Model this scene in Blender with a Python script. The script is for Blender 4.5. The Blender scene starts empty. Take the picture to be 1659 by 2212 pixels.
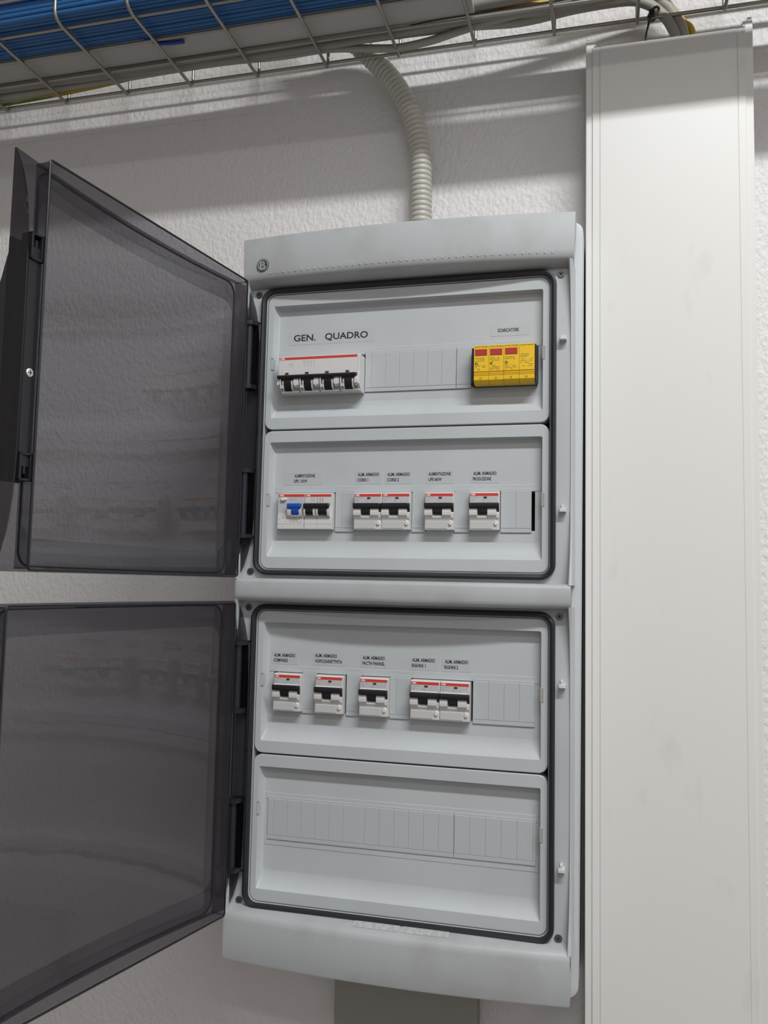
import bpy, math, random
from mathutils import Matrix, Vector
random.seed(4)
C = bpy.context.scene.collection
Z0 = 1600.0          # authored in millimetres, z = 0 is the middle of the board, 1.6 m above the floor
PI = math.pi

# ------------------------------------------------------------------ materials
def mat(name, col, rough=0.5, metal=0.0, spec=0.5, bump=None, dirt=None, coat=0.0):
    m = bpy.data.materials.new(name); m.use_nodes = True
    nt = m.node_tree; b = nt.nodes['Principled BSDF']
    b.inputs['Base Color'].default_value = (*col, 1)
    b.inputs['Roughness'].default_value = rough
    b.inputs['Metallic'].default_value = metal
    b.inputs['Specular IOR Level'].default_value = spec
    b.inputs['Coat Weight'].default_value = coat
    tc = nt.nodes.new('ShaderNodeNewGeometry')
    if dirt:
        sc, col2, lo, hi, stretch = dirt
        mp = nt.nodes.new('ShaderNodeMapping'); mp.inputs['Scale'].default_value = stretch
        nt.links.new(tc.outputs['Position'], mp.inputs['Vector'])
        n = nt.nodes.new('ShaderNodeTexNoise'); n.inputs['Scale'].default_value = sc; n.inputs['Detail'].default_value = 5
        nt.links.new(mp.outputs[0], n.inputs['Vector'])
        r = nt.nodes.new('ShaderNodeValToRGB')
        r.color_ramp.elements[0].position = lo; r.color_ramp.elements[0].color = (*col, 1)
        r.color_ramp.elements[1].position = hi; r.color_ramp.elements[1].color = (*col2, 1)
        nt.links.new(n.outputs['Fac'], r.inputs[0]); nt.links.new(r.outputs[0], b.inputs['Base Color'])
    if bump:
        sc, dist, det, stretch = bump
        mp = nt.nodes.new('ShaderNodeMapping'); mp.inputs['Scale'].default_value = stretch
        nt.links.new(tc.outputs['Position'], mp.inputs['Vector'])
        n = nt.nodes.new('ShaderNodeTexNoise'); n.inputs['Scale'].default_value = sc; n.inputs['Detail'].default_value = det
        nt.links.new(mp.outputs[0], n.inputs['Vector'])
        bu = nt.nodes.new('ShaderNodeBump'); bu.inputs['Strength'].default_value = 1.0; bu.inputs['Distance'].default_value = dist
        nt.links.new(n.outputs['Fac'], bu.inputs['Height']); nt.links.new(bu.outputs[0], b.inputs['Normal'])
    return m
ONE = (1, 1, 1)
M = {}
M['wall'] = mat('plaster_paint', (.67, .66, .655), .55, bump=(170, .0022, 3, (1, 1, .7)), spec=.4)
M['room'] = mat('room_paint', (.53, .505, .495), .85)
M['floor'] = mat('floor_vinyl', (.26, .245, .235), .6, dirt=(8, (.23, .215, .205), .4, .6, ONE))
M['ceil'] = mat('ceiling_paint', (.7, .68, .67), .9)
M['panel'] = mat('enclosure_plastic', (.475, .505, .525), .42, bump=(1500, .00005, 2, ONE), dirt=(9, (.43, .455, .47), .42, .75, ONE))
M['header'] = mat('enclosure_plastic_dusty', (.415, .44, .45), .5, bump=(1500, .00006, 2, ONE), dirt=(14, (.325, .335, .33), .46, .80, ONE))
M['cover'] = mat('cover_plastic', (.485, .52, .54), .4, bump=(1500, .00004, 2, ONE), dirt=(11, (.455, .485, .50), .4, .7, ONE))
M['body'] = mat('enclosure_back_plastic', (.51, .535, .55), .45)
M['strip'] = mat('blanking_plastic', (.45, .48, .498), .42)
M['clip'] = mat('clip_grey', (.33, .325, .315), .5)
M['dark'] = mat('inside_dark', (.01, .01, .012), .8)
M['gasket'] = mat('rubber_gasket', (.012, .014, .020), .45)
M['screw'] = mat('screw_steel', (.18, .18, .17), .4, metal=.9)
M['screwlt'] = mat('screw_bright', (.72, .72, .70), .45, metal=.6)
M['slot'] = mat('screw_slot', (.03, .03, .03), .6)
M['hinge'] = mat('hinge_plastic', (.014, .016, .024), .3)
M['black'] = mat('black_plastic', (.010, .011, .014), .35)
M['handle'] = mat('handle_plastic', (.012, .013, .017), .4)
M['devwhite'] = mat('device_white', (.62, .62, .61), .4)
M['devgrey'] = mat('device_print_grey', (.50, .51, .52), .45)
M['devlow'] = mat('device_lower_grey', (.52, .54, .53), .35)
M['red'] = mat('stripe_red', (.60, .045, .035), .45)
M['darkred'] = mat('indicator_dark_red', (.09, .015, .015), .3)
M['blue'] = mat('toggle_blue', (.01, .075, .42), .35)
M['button'] = mat('button_white', (.72, .73, .70), .35)
M['yellow'] = mat('module_yellow', (.78, .50, .012), .42)
M['yellowln'] = mat('module_yellow_groove', (.30, .15, .01), .5)
M['flagred'] = mat('flag_red', (.40, .035, .035), .3)
M['ink'] = mat('ink_black', (.02, .02, .03), .6)
M['inkgrey'] = mat('ink_grey', (.33, .34, .37), .6)
M['inklight'] = mat('ink_faded', (.36, .37, .38), .6)
M['inkbrown'] = mat('ink_brown', (.10, .07, .015), .6)
M['white'] = mat('letter_white', (.8, .72, .72), .5)
M['tape'] = mat('label_tape', (.462, .495, .512), .35)
M['paper'] = mat('label_paper', (.475, .49, .49), .6)
M['chrome'] = mat('badge_silver', (.50, .53, .52), .3, metal=.6)
M['badge'] = mat('badge_dark', (.03, .045, .045), .35)
M['duct'] = mat('duct_pvc', (.70, .705, .68), .4, dirt=(16, (.61, .605, .575), .62, .82, (1.6, 1, .55)))
M['ductbase'] = mat('duct_base_pvc', (.69, .695, .67), .42)
M['conduit'] = mat('conduit_pvc', (.46, .45, .40), .34)
M['wire'] = mat('tray_zinc', (.36, .35, .31), .38, metal=.75)
M['cblue'] = mat('cable_blue', (.022, .125, .33), .42)
M['cblue2'] = mat('cable_deep_blue', (.015, .055, .30), .4)
M['cgrey'] = mat('cable_grey', (.27, .26, .24), .5)
M['cgrey2'] = mat('cable_warm_grey', (.34, .325, .28), .5)
M['cyel'] = mat('cable_yellow', (.55, .36, .02), .45)
M['tie'] = mat('tie_black', (.012, .012, .014), .4)
M['flat'] = mat('flat_trunk_grey', (.42, .41, .40), .5)
M['scuff'] = mat('scuffed_plastic', (.30, .30, .31), .5)
M['box'] = mat('wall_box_grey', (.30, .30, .27), .55)
M['lampbody'] = mat('lamp_body', (.8, .8, .8), .4)
def earth_mat():
    m = mat('cable_yellow_green', (.4, .35, .02), .45)
    nt = m.node_tree; b = nt.nodes['Principled BSDF']
    g = nt.nodes.new('ShaderNodeNewGeometry'); w = nt.nodes.new('ShaderNodeTexWave')
    w.bands_direction = 'Z'; w.inputs['Scale'].default_value = 45; w.inputs['Distortion'].default_value = 2
    r = nt.nodes.new('ShaderNodeValToRGB')
    r.color_ramp.elements[0].position = .45; r.color_ramp.elements[0].color = (.05, .16, .02, 1)
    r.color_ramp.elements[1].position = .55; r.color_ramp.elements[1].color = (.38, .26, .02, 1)
    nt.links.new(g.outputs['Position'], w.inputs['Vector']); nt.links.new(w.outputs['Fac'], r.inputs[0])
    nt.links.new(r.outputs[0], b.inputs['Base Color']); return m
M['earth'] = earth_mat()
def smoke_mat(name, tint, gl):
    m = bpy.data.materials.new(name); m.use_nodes = True
    nt = m.node_tree; nt.nodes.remove(nt.nodes['Principled BSDF'])
    out = nt.nodes['Material Output']
    tr = nt.nodes.new('ShaderNodeBsdfTransparent'); tr.inputs[0].default_value = (*tint, 1)
    g = nt.nodes.new('ShaderNodeBsdfGlossy'); g.inputs[0].default_value = (.9, .9, .92, 1); g.inputs['Roughness'].default_value = .035
    df = nt.nodes.new('ShaderNodeBsdfDiffuse'); df.inputs[0].default_value = (.05, .048, .052, 1)
    fr = nt.nodes.new('ShaderNodeFresnel'); fr.inputs[0].default_value = 1.45
    geo = nt.nodes.new('ShaderNodeNewGeometry'); mp = nt.nodes.new('ShaderNodeMapping')
    mp.inputs['Scale'].default_value = (1.5, 1.5, 26)
    n = nt.nodes.new('ShaderNodeTexNoise'); n.inputs['Scale'].default_value = 1.0; n.inputs['Detail'].default_value = 3
    nt.links.new(geo.outputs['Position'], mp.inputs['Vector']); nt.links.new(mp.outputs[0], n.inputs['Vector'])
    bu = nt.nodes.new('ShaderNodeBump'); bu.inputs['Strength'].default_value = .35; bu.inputs['Distance'].default_value = .001
    nt.links.new(n.outputs['Fac'], bu.inputs['Height']); nt.links.new(bu.outputs[0], g.inputs['Normal'])
    m1 = nt.nodes.new('ShaderNodeMixShader'); m1.inputs[0].default_value = gl
    m2 = nt.nodes.new('ShaderNodeMixShader')
    nt.links.new(tr.outputs[0], m1.inputs[1]); nt.links.new(df.outputs[0], m1.inputs[2])
    # only the face that meets the air reflects (no false total reflection inside the thin sheet)
    inv = nt.nodes.new('ShaderNodeMath'); inv.operation = 'SUBTRACT'; inv.inputs[0].default_value = 1.0
    mu = nt.nodes.new('ShaderNodeMath'); mu.operation = 'MULTIPLY'
    nt.links.new(geo.outputs['Backfacing'], inv.inputs[1]); nt.links.new(inv.outputs[0], mu.inputs[0]); nt.links.new(fr.outputs[0], mu.inputs[1])
    nt.links.new(mu.outputs[0], m2.inputs[0]); nt.links.new(m1.outputs[0], m2.inputs[1]); nt.links.new(g.outputs[0], m2.inputs[2])
    nt.links.new(m2.outputs[0], out.inputs['Surface'])
    return m
M['smoke'] = smoke_mat('smoked_polycarbonate', (.575, .57, .59), .03)
M['smoke3'] = smoke_mat('smoked_polycarbonate_skirt', (.46, .455, .475), .05)
M['smoke2'] = smoke_mat('smoked_polycarbonate_rim', (.66, .66, .685), .03)

# ------------------------------------------------------------------ mesh builder (mm)
class MB:
    def __init__(s): s.v = []; s.f = []; s.m = []
    def add(s, vs, fs, mi=0):
        o = len(s.v); s.v += [tuple(map(float, q)) for q in vs]
        for f in fs: s.f.append(tuple(i + o for i in f)); s.m.append(mi)
        return s
    def box(s, x0, x1, y0, y1, z0, z1, mi=0, c=0.0):
        if c <= 0:
            vs = [(x, y, z) for x in (x0, x1) for y in (y0, y1) for z in (z0, z1)]
            return s.add(vs, [(0, 1, 3, 2), (4, 6, 7, 5), (0, 4, 5, 1), (2, 3, 7, 6), (0, 2, 6, 4), (1, 5, 7, 3)], mi)
        # chamfered on the front (low y) edges
        A = [(x0, y1, z0), (x1, y1, z0), (x1, y1, z1), (x0, y1, z1)]
        B = [(x0, y0 + c, z0), (x1, y0 + c, z0), (x1, y0 + c, z1), (x0, y0 + c, z1)]
        D = [(x0 + c, y0, z0 + c), (x1 - c, y0, z0 + c), (x1 - c, y0, z1 - c), (x0 + c, y0, z1 - c)]
        return s.rings([A, B, D], mi)
    def rings(s, R, mi=0, cap=(True, True), closed=True):
        n = len(R[0]); vs = [q for r in R for q in r]; fs = []
        for k in range(len(R) - 1):
            for i in range(n if closed else n - 1):
                j = (i + 1) % n
                fs.append((k * n + i, k * n + j, (k + 1) * n + j, (k + 1) * n + i))
        if cap[0]: fs.append(tuple(range(n))[::-1])
        if cap[1]: fs.append(tuple((len(R) - 1) * n + i for i in range(n)))
        return s.add(vs, fs, mi)
    def prism_x(s, poly, x0, x1, mi=0):          # poly of (y, z)
        return s.rings([[(x0, y, z) for y, z in poly], [(x1, y, z) for y, z in poly]], mi)
    def prism_z(s, poly, z0, z1, mi=0):          # poly of (x, y)
        return s.rings([[(x, y, z0) for x, y in poly], [(x, y, z1) for x, y in poly]], mi)
    def prism_y(s, poly, y0, y1, mi=0):          # poly of (x, z)
        return s.rings([[(x, y0, z) for x, z in poly], [(x, y1, z) for x, z in poly]], mi)
    def disc(s, cx, cz, r, y0, y1, n=24, mi=0, rz=None):
        rz = rz or r
        return s.prism_y([(cx + r * math.cos(2 * PI * i / n), cz + rz * math.sin(2 * PI * i / n)) for i in range(n)], y0, y1, mi)
    def tube(s, path, rad, n=8, mi=0, closed=False):
        P = [Vector(p) for p in path]; R = []; up = None
        for i, p in enumerate(P):
            a = P[max(i - 1, 0)] if not closed else P[i - 1]
            b = P[min(i + 1, len(P) - 1)] if not closed else P[(i + 1) % len(P)]
            t = (b - a).normalized()
            if up is None:
                up = Vector((0, 0, 1)) if abs(t.z) < .9 else Vector((0, 1, 0))
            up = (up - t * up.dot(t)).normalized(); sd = t.cross(up)
            r = rad[i] if isinstance(rad, (list, tuple)) else rad
            R.append([tuple(p + (up * math.cos(2 * PI * k / n) + sd * math.sin(2 * PI * k / n)) * r) for k in range(n)])
        if closed: R.append(R[0])
        return s.rings(R, mi, cap=(not closed, not closed))
    def text(s, st, x0, x1, zb, cap, y, mi=0, bold=0.0, thick=.12):
        cu = bpy.data.curves.new('t', 'FONT'); cu.body = st; cu.size = 1; cu.resolution_u = 3; cu.offset = bold
        o = bpy.data.objects.new('t', cu); C.objects.link(o)
        bpy.context.view_layer.update()
        me = bpy.data.meshes.new_from_object(o.evaluated_get(bpy.context.evaluated_depsgraph_get()))
        xs = [q.co.x for q in me.vertices]; capu = .729
        sx = (x1 - x0) / (max(xs) - min(xs)); sz = cap / capu; mx = min(xs)
        s.add([(x0 + (q.co.x - mx) * sx, y, zb + q.co.y * sz) for q in me.vertices],
              [tuple(p.vertices)[::1] for p in me.polygons], mi)
        bpy.data.objects.remove(o); bpy.data.curves.remove(cu); bpy.data.meshes.remove(me)
        return s
    def slab(s, grid, off, mi=0):                # grid[i][j] points, off = thickness vector
        ni = len(grid); nj = len(grid[0]); off = Vector(off)
        vs = [q for r in grid for q in r] + [tuple(Vector(q) + off) for r in grid for q in r]
        N = ni * nj; fs = []
        for i in range(ni - 1):
            for j in range(nj - 1):
                a = i * nj + j; fs.append((a, a + 1, a + nj + 1, a + nj)); fs.append((a + N, a + nj + N, a + nj + 1 + N, a + 1 + N))
        for j in range(nj - 1):
            fs.append((j, j + N, j + 1 + N, j + 1)); a = (ni - 1) * nj + j; fs.append((a, a + 1, a + 1 + N, a + N))
        for i in range(ni - 1):
            a = i * nj; fs.append((a, a + nj, a + nj + N, a + N)); a = i * nj + nj - 1; fs.append((a, a + N, a + nj + N, a + nj))
        return s.add(vs, fs, mi)
    def build(s, name, mats, parent=None, loc=(0, 0, 0), world=True, smooth=None, bevel=0, local=False):
        """loc: origin of the object in mm; vertices are given in board coordinates (or local if local=True)"""
        if not isinstance(mats, (list, tuple)): mats = [mats]
        me = bpy.data.meshes.new(name)
        lx, ly, lz = (0, 0, 0) if local else loc
        me.from_pydata([((x - lx) / 1000, (y - ly) / 1000, (z - lz) / 1000) for x, y, z in s.v], [], s.f)
        for mm in mats: me.materials.append(M[mm])
        me.polygons.foreach_set('material_index', s.m)
        me.update()
        import bmesh
        bm = bmesh.new(); bm.from_mesh(me); bmesh.ops.recalc_face_normals(bm, faces=bm.faces); bm.to_mesh(me); bm.free()
        o = bpy.data.objects.new(name, me); C.objects.link(o)
        if bevel:
            b = o.modifiers.new('bevel', 'BEVEL'); b.width = bevel / 1000; b.segments = 2; b.limit_method = 'ANGLE'; b.angle_limit = math.radians(40)
        if smooth:
            me.polygons.foreach_set('use_smooth', [True] * len(me.polygons))
            me.set_sharp_from_angle(angle=math.radians(smooth))
        place(o, loc, parent)
        return o
ORG = {}
def place(o, loc, parent=None):
    ORG[o.name] = Vector(loc)
    if parent is not None:
        o.parent = parent; p = ORG[parent.name]
        o.location = (Vector(loc) - p) / 1000
    else:
        o.location = (loc[0] / 1000, loc[1] / 1000, (loc[2] + Z0) / 1000)
def tag(o, label=None, cat=None, group=None, kind=None):
    for k, v in (('label', label), ('category', cat), ('group', group), ('kind', kind)):
        if v: o[k] = v
    return o
def empty(name, loc, label, cat, group=None):
    o = bpy.data.objects.new(name, None); C.objects.link(o); o.empty_display_size = .05
    place(o, loc); return tag(o, label, cat, group)
def copy_tree(o, parent=None):
    c = o.copy(); C.objects.link(c)
    ORG[c.name] = ORG[o.name].copy()
    if parent is not None: c.parent = parent
    for ch in [q for q in list(bpy.data.objects) if q.parent == o and q != c]: copy_tree(ch, c)
    return c
def rr(x0, x1, z0, z1, r, n=6):                  # rounded rectangle, list of (x, z)
    pts = []
    for cx, cz, a in ((x1 - r, z1 - r, 0), (x0 + r, z1 - r, 90), (x0 + r, z0 + r, 180), (x1 - r, z0 + r, 270)):
        for k in range(n + 1):
            t = math.radians(a + 90 * k / n); pts.append((cx + r * math.cos(t), cz + r * math.sin(t)))
    return pts
def smoothpath(pts, n=10):                       # Catmull-Rom
    P = [Vector(p) for p in pts]; P = [P[0] * 2 - P[1]] + P + [P[-1] * 2 - P[-2]]; out = []
    for i in range(1, len(P) - 2):
        for k in range(n):
            t = k / n; a, b, c, d = P[i - 1], P[i], P[i + 1], P[i + 2]
            out.append(tuple(.5 * ((2 * b) + (c - a) * t + (2 * a - 5 * b + 4 * c - d) * t * t + (3 * b - a - 3 * c + d) * t ** 3)))
    out.append(tuple(P[-2])); return out

# ------------------------------------------------------------------ the room
WY = 105                                          # wall surface
XL, XR, YF, ZF, ZC = -1500, 1900, -2700, -1600, 1640
def struct(name, mb, m): return tag(mb.build(name, m, loc=(0, 0, 0)), kind='structure')
w = MB().box(XL, XR, WY, WY + 120, ZF, ZC)
w.box(XL, XR, WY - 1.2, WY + 1, 673, ZC)
struct('wall_back', w, 'wall')
struct('wall_left', MB().box(XL - 100, XL, YF, WY + 120, ZF, ZC), 'room')
struct('wall_right', MB().box(XR, XR + 100, YF, WY + 120, ZF, ZC), 'room')
struct('wall_front', MB().box(XL - 100, XR + 100, YF - 100, YF, ZF, ZC), 'room')
struct('floor', MB().box(XL - 100, XR + 100, YF - 100, WY + 120, ZF - 100, ZF), 'floor')
struct('ceiling', MB().box(XL - 100, XR + 100, YF - 100, WY + 120, ZC, ZC + 100), 'ceil')

# ------------------------------------------------------------------ distribution board
board = empty('distribution_board', (0, WY, -440), 'large light grey wall-mounted electrical board with two open smoked doors', 'electrical panel')
# back body
b = MB()
def bodyring(y, d): return [(x, y, z) for x, z in [(q[0] + (2.2 if q[0] > 0 else 0) * (q[1] / 440), q[1]) for q in rr(-208 + d, 208 - d, -437 + d, 438 - d, 12)]]
b.rings([bodyring(WY, 0), bodyring(24, 0), bodyring(21, 1), bodyring(20, 4), bodyring(20, 30)], cap=(True, False))
b.rings([[(x, 34, z) for x, z in rr(-178, 178, -376, 376, 8)], [(x, 36, z) for x, z in rr(-178, 178, -376, 376, 8)]], 1)
b.build('back_box', ['body', 'dark'], board, (0, WY, 0), smooth=35)
# front frame: flat surround with two window openings, raised side ridges
W1 = (-173.9, 173.9, 24.7, 366.7); W2 = (-173.9, 173.9, -366.7, -24.7)
f = MB()
def ring_frame(mb, win):
    zc = (win[2] + win[3]) / 2
    o = rr(-198, 198, 0.0 if zc > 0 else -400, 400 if zc > 0 else 0.0, .5)
    i0 = rr(*win, 10.6)
    mb.rings([[(x, 21, z) for x, z in o], [(x, 0, z) for x, z in o], [(x, 0, z) for x, z in i0], [(x, 26, z) for x, z in i0]], cap=(False, False))
ring_frame(f, W1); ring_frame(f, W2)
def ridge(sgn, za, zb):
    N = 24; g = []
    for i in range(N + 1):
        t = i / N; z = za + (zb - za) * t; e = abs(2 * t - 1) ** 4
        y = -1.2 - 14.0 * e
        xi = 195.0; xo = 199.5
        g.append([(sgn * xi, 3, z), (sgn * (xi + .4 + 2 * (1 - e)), y + .6, z), (sgn * (xi + 1.4 + 1.0 * (1 - e)), y, z), (sgn * (xo - .4), y + .5, z), (sgn * (xo + .4), y + 3, z), (sgn * (xo + 2), 22, z)])
    f.rings(g, cap=(True, True))
for sg in (1, -1): ridge(sg, 12, 380); ridge(sg, -378, -12)
f.build('front_frame', 'panel', board, (0, 20, 0), smooth=35)
# curved bars
def yf(x, b0=-16, bow=13): return b0 - bow * (1 - (x / 200.0) ** 2)
def bar(name, zt, zb, hwt, hwb, prof, dots=None, m='header', label=None):
    mb = MB(); N = 40; R = []
    for i in range(N + 1):
        t = -1 + 2 * i / N; sec = []
        for (dy, z, back) in prof:
            hw = hwb + (hwt - hwb) * (z - zb) / (zt - zb)
            x = t * hw
            sec.append((x, (yf(x) + dy) if not back else dy, z))
        R.append(sec)
    mb.rings(R)
    if dots:
        xa, xb, n, zd = dots
        for i in range(n):
            x = xa + (xb - xa) * i / (n - 1); r = 1.1
            y = yf(x) + .2
            mb.rings([[(x + r * math.cos(a * PI / 4), y, zd + r * math.sin(a * PI / 4)) for a in range(8)],
                      [(x + r * .55 * math.cos(a * PI / 4), y - .30, zd + r * .55 * math.sin(a * PI / 4)) for a in range(8)]], cap=(False, True))
    return mb.build(name, m, board, (0, 0, (zt + zb) / 2), smooth=40)
zt, zb = 435, 378
bar('header_bar', zt, zb, 202.5, 200.5, [(20, zt - 3, 1), (-6, zt - .5, 1), (3, zt, 0), (.8, zt - .8, 0), (0, zt - 3, 0), (0, zb + 12, 0), (1.2, zb + 6, 0), (4, zb + 2, 0), (8.5, zb, 0), (-2, zb - 3.5, 1), (6, zb - 4, 1)],
    dots=(-163, 177, 42, 387.3))
zt, zb = -374, -430
bar('footer_bar', zt, zb, 198, 198, [(6, zt + 3.5, 1), (-1.5, zt + 3, 1), (8.5, zt, 0), (4, zt - 1.6, 0), (1.2, zt - 5, 0), (0, zt - 10, 0), (0, zb + 3, 0), (.8, zb + .8, 0), (3, zb, 0), (-6, zb + .5, 1), (20, zb + 3, 1)],
    dots=(-184, 174, 44, -386.5))
zt, zb = 13.2, -14.2
bar('middle_bar', zt, zb, 198, 198, [(6, zt + .5, 1), (-1, zt + .3, 1), (7, zt, 0), (3, zt - .8, 0), (.8, zt - 2.6, 0), (0, zt - 5, 0), (0, zb + 8, 0), (1, zb + 4, 0), (3.4, zb + 1, 0), (7, zb, 0), (-1, zb - .3, 1), (6, zb - .5, 1)])
# gaskets
for win in (W1, W2):
    g = MB(); R = []
    for dx, y in ((7.3, .5), (7.3, -2.6), (6.6, -5.6), (4.4, -6.8), (1.9, -5.8), (1.0, -3.0), (1.0, .6)):
        R.append([(x, y, z) for x, z in rr(win[0] - dx, win[1] + dx, win[2] - dx, win[3] + dx, 10.6 + dx, 8)])
    g.rings(R, cap=(False, False)); R2 = [R[-1], R[0]]; g.rings(R2, cap=(False, False))
    g.build('gasket', 'gasket', board, (0, 0, (win[2] + win[3]) / 2), smooth=40)
    # thin light inner lip of the frame
    l = MB(); q = [rr(win[0] + a, win[1] - a, win[2] + a, win[3] - a, 10.6 - a, 8) for a in (-.7, -.15)]
    l.rings([[(x, 6, z) for x, z in q[0]], [(x, -1.2, z) for x, z in q[0]], [(x, -1.2, z) for x, z in q[1]], [(x, 6, z) for x, z in q[1]]], cap=(False, False))
    l.build('inner_lip', 'panel', board, (0, 0, (win[2] + win[3]) / 2), smooth=40)
# screws in the frame corners
def screw(x, z, y, parent, m='screw', r=4.2, name='screw', a=.7):
    s = MB(); s.disc(x, z, r, y - 1, y + 1, 20); s.disc(x, z, r * .78, y - 1.6, y, 20)
    for k in (0, 1):
        t = a + k * PI / 2; c, d = math.cos(t), math.sin(t); L, h = r * .6, r * .13
        s.prism_y([(x + c * L - d * h, z + d * L + c * h), (x - c * L - d * h, z - d * L + c * h), (x - c * L + d * h, z - d * L - c * h), (x + c * L + d * h, z + d * L - c * h)], y - 1.75, y - 1.3, 1)
    return s.build(name, [m, 'slot'], parent, (x, y, z))
for x, z in ((186, 367.5), (185.5, -22.5), (185.5, -366.5), (-180.5 - 5, 21.5), (-186, 368), (185.5, 22), (-186, -22), (-186, -367)):
    if (x, z) == (185.5, 22): continue
    screw(x, z, 0, board, a=random.random() * 3)
# latch pegs on the right side
for i, z in enumerate((291, 95.5, -98, -293.5)):
    p = MB().box(185.2, 192.6, -9, 0, z - 2.2, z + 2.2, c=.6)
    p.box(187.3, 190.3, -8, 0, z + 2, z + 6.2 if i else z + 3, c=.5)
    p.build('latch_peg', 'devwhite', board, (189, 0, z))
# round badge on the header
bd = MB(); by = yf(-174) - .1
def dsk(r, y0, y1, mi, n=32): bd.disc(-174, 398.5, r, y0, y1, n, mi)
dsk(7.9, by - 1.0, by + 2, 0); 
bd.rings([[(-174 + r * math.cos(2 * PI * i / 32), y, 398.5 + r * math.sin(2 * PI * i / 32)) for i in range(32)] for r, y in ((7.1, by - .9), (6.9, by - 1.5), (5.9, by - 1.5), (5.7, by - .9))], 1, cap=(False, False))
bd.text('B', -178.2, -170.2, 393.6, 9.8, by - 1.35, 1, bold=.035)
bd.build('badge', ['badge', 'chrome'], board, (-174, by, 398.5), smooth=40)

# data sticker on the footer's upper slope
s = MB()
def sy(x): return -2.0 + (yf(x) + 8.5 + 1.5) * 0.30
def slope(x, t):  # t 0..1 from back to front on the upper face of the footer
    y0, y1 = -1.5, yf(x) + 8.5
    return (x, y0 + (y1 - y0) * t - .3, -371 - 3 * t + .45)
for xa, xb in ((-40, 12), (16, 68)):
    s.slab([[slope(xa + (xb - xa) * i / 6, .12 + .80 * j) for j in (0, 1)] for i in range(7)], (0, .1, -.3), 0)
    for rw in range(5):
        t = .2 + rw * .15; x = xa + 2
        while x < xb - 4:
            L = random.uniform(2, 6)
            a, b_, c_, d = slope(x, t), slope(x + L, t), slope(x + L, t + .05), slope(x, t + .05)
            s.add([(q[0], q[1], q[2] + .15) for q in (a, b_, c_, d)], [(0, 1, 2, 3)], 1)
            x += L + random.uniform(1, 9)
s.build('data_sticker', ['paper', 'inklight'], board, (14, -8, -372))

# cover plates -------------------------------------------------------------
FL = 10.0
ROWS = [dict(z=(196.2, 366.0), hole=(-158, 160, 243.2, 288.0), zs=(241.0, 291.2)),
        dict(z=(25.4, 194.4), hole=(-155.5, 157.2, 73.2, 118.4), zs=(71.0, 121.5)),
        dict(z=(-194.4, -25.4), hole=(-154.5, 158, -144.2, -99.0), zs=(-146.3, -96.2)),
        dict(z=(-366.0, -196.2), hole=(-150, 158, -293, -250), zs=(-296.2, -246.5))]
covers = []
for r in ROWS:
    z0, z1 = r['z']; hx0, hx1, hz0, hz1 = r['hole']
    n = 5
    mb = MB(); X = 173.2
    def ringp(x0, x1, a, b_, rad, y): return [(x, y, z) for x, z in rr(x0, x1, a, b_, rad, n)]
    bot = z0 + 14.2; top = z1 - 14.0
    R = [ringp(-X, X, z0, z1, 10, 30), ringp(-X, X, z0, z1, 10, .8), ringp(-X + .8, X - .8, z0 + .8, z1 - .8, 9.4, 0),
         ringp(-165.8, 165.8, bot, top, 2, 0), ringp(-165.4, 165.6, bot + .2, top - .1, 2, .8),
         ringp(-164.6, 165.2, bot + 4, top - .5, 2, 4.0),
         ringp(-163.2, 164.6, bot + 10, top - .9, 1.8, 7.4),
         ringp(-162.0, 164.0, bot + 16, top - 2.0, 1.5, 9.5), ringp(-161.0, 163.4, bot + 20, top - 3.6, 1.5, FL)]
    mb.rings(R, cap=(False, False))
    mb.rings([R[-1], ringp(hx0, hx1, hz0, hz1, .3, FL), ringp(hx0, hx1, hz0, hz1, .3, 32)], cap=(False, False))
    # shallow ledge over and under the module window
    mb.box(-160.2, 162.6, FL - .55, FL + .2, hz1 + .2, hz1 + 8.0, c=.25)
    if z0 < -190 and z1 < 0 and z0 < -300: mb.box(-160.2, 162.6, FL - .5, FL + .2, hz0 - 10, hz0 - .2, c=.25)
    zc = hz1 - 3
    mb.box(164.6, 168.6, -.5, 4, zc - 15.5, zc + .5, 1, c=.4)      # right clip
    mb.box(-167.8, -164.4, -.35, 5, zc - 13, zc + 0, 2, c=.3)      # left snap
    mb.box(-167.4, -164.6, -.5, 1, zc + .2, zc + 1.6, 3)
    mb.box(-167.4, -164.6, -.5, 1, zc - 14.2, zc - 13.1, 3)
    c = mb.build('cover_plate', ['cover', 'clip', 'strip', 'inkgrey'], board, (0, 0, (z0 + z1) / 2), smooth=33)
    covers.append(c)

def blanks(k, x0, x1, divs):
    """snap-in blanking strip from x0 to x1 with vertical break lines at divs"""
    a, b_ = ROWS[k]['zs']; mb = MB()
    y = 8.2
    mb.box(x0, x1, y + .5, FL + 2, a, b_, c=.3)
    mb.box(x0, x1, y + .15, FL, a, a + 4.4, c=.3)
    edges = [x0] + list(divs) + [x1]
    for e0, e1 in zip(edges, edges[1:]): mb.box(e0 + .22, e1 - .22, y, FL, a + 4.9, b_ - 2.6, c=.28)
    mb.build('blanking_strip', 'strip', covers[k], ((x0 + x1) / 2, y, (a + b_) / 2))
def seq(a, n, d=17.3): return [a + d * i for i in range(n)]
blanks(0, -48.0, 64.0, seq(-40, 6)); blanks(0, 64.4, 82.4, [])
blanks(1, -81.6, -57.2, [-73.2]); blanks(1, 13.6, 30.2, []); blanks(1, 64.6, 82.6, []); blanks(1, 118.2, 153.2, [135.4])
blanks(2, -117.2, -99.4, []); blanks(2, -62.0, -44.2, []); blanks(2, -9.0, 16.3, [-1.2]); blanks(2, 88.6, 158.2, [106.2, 123.8, 141.1])
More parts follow.
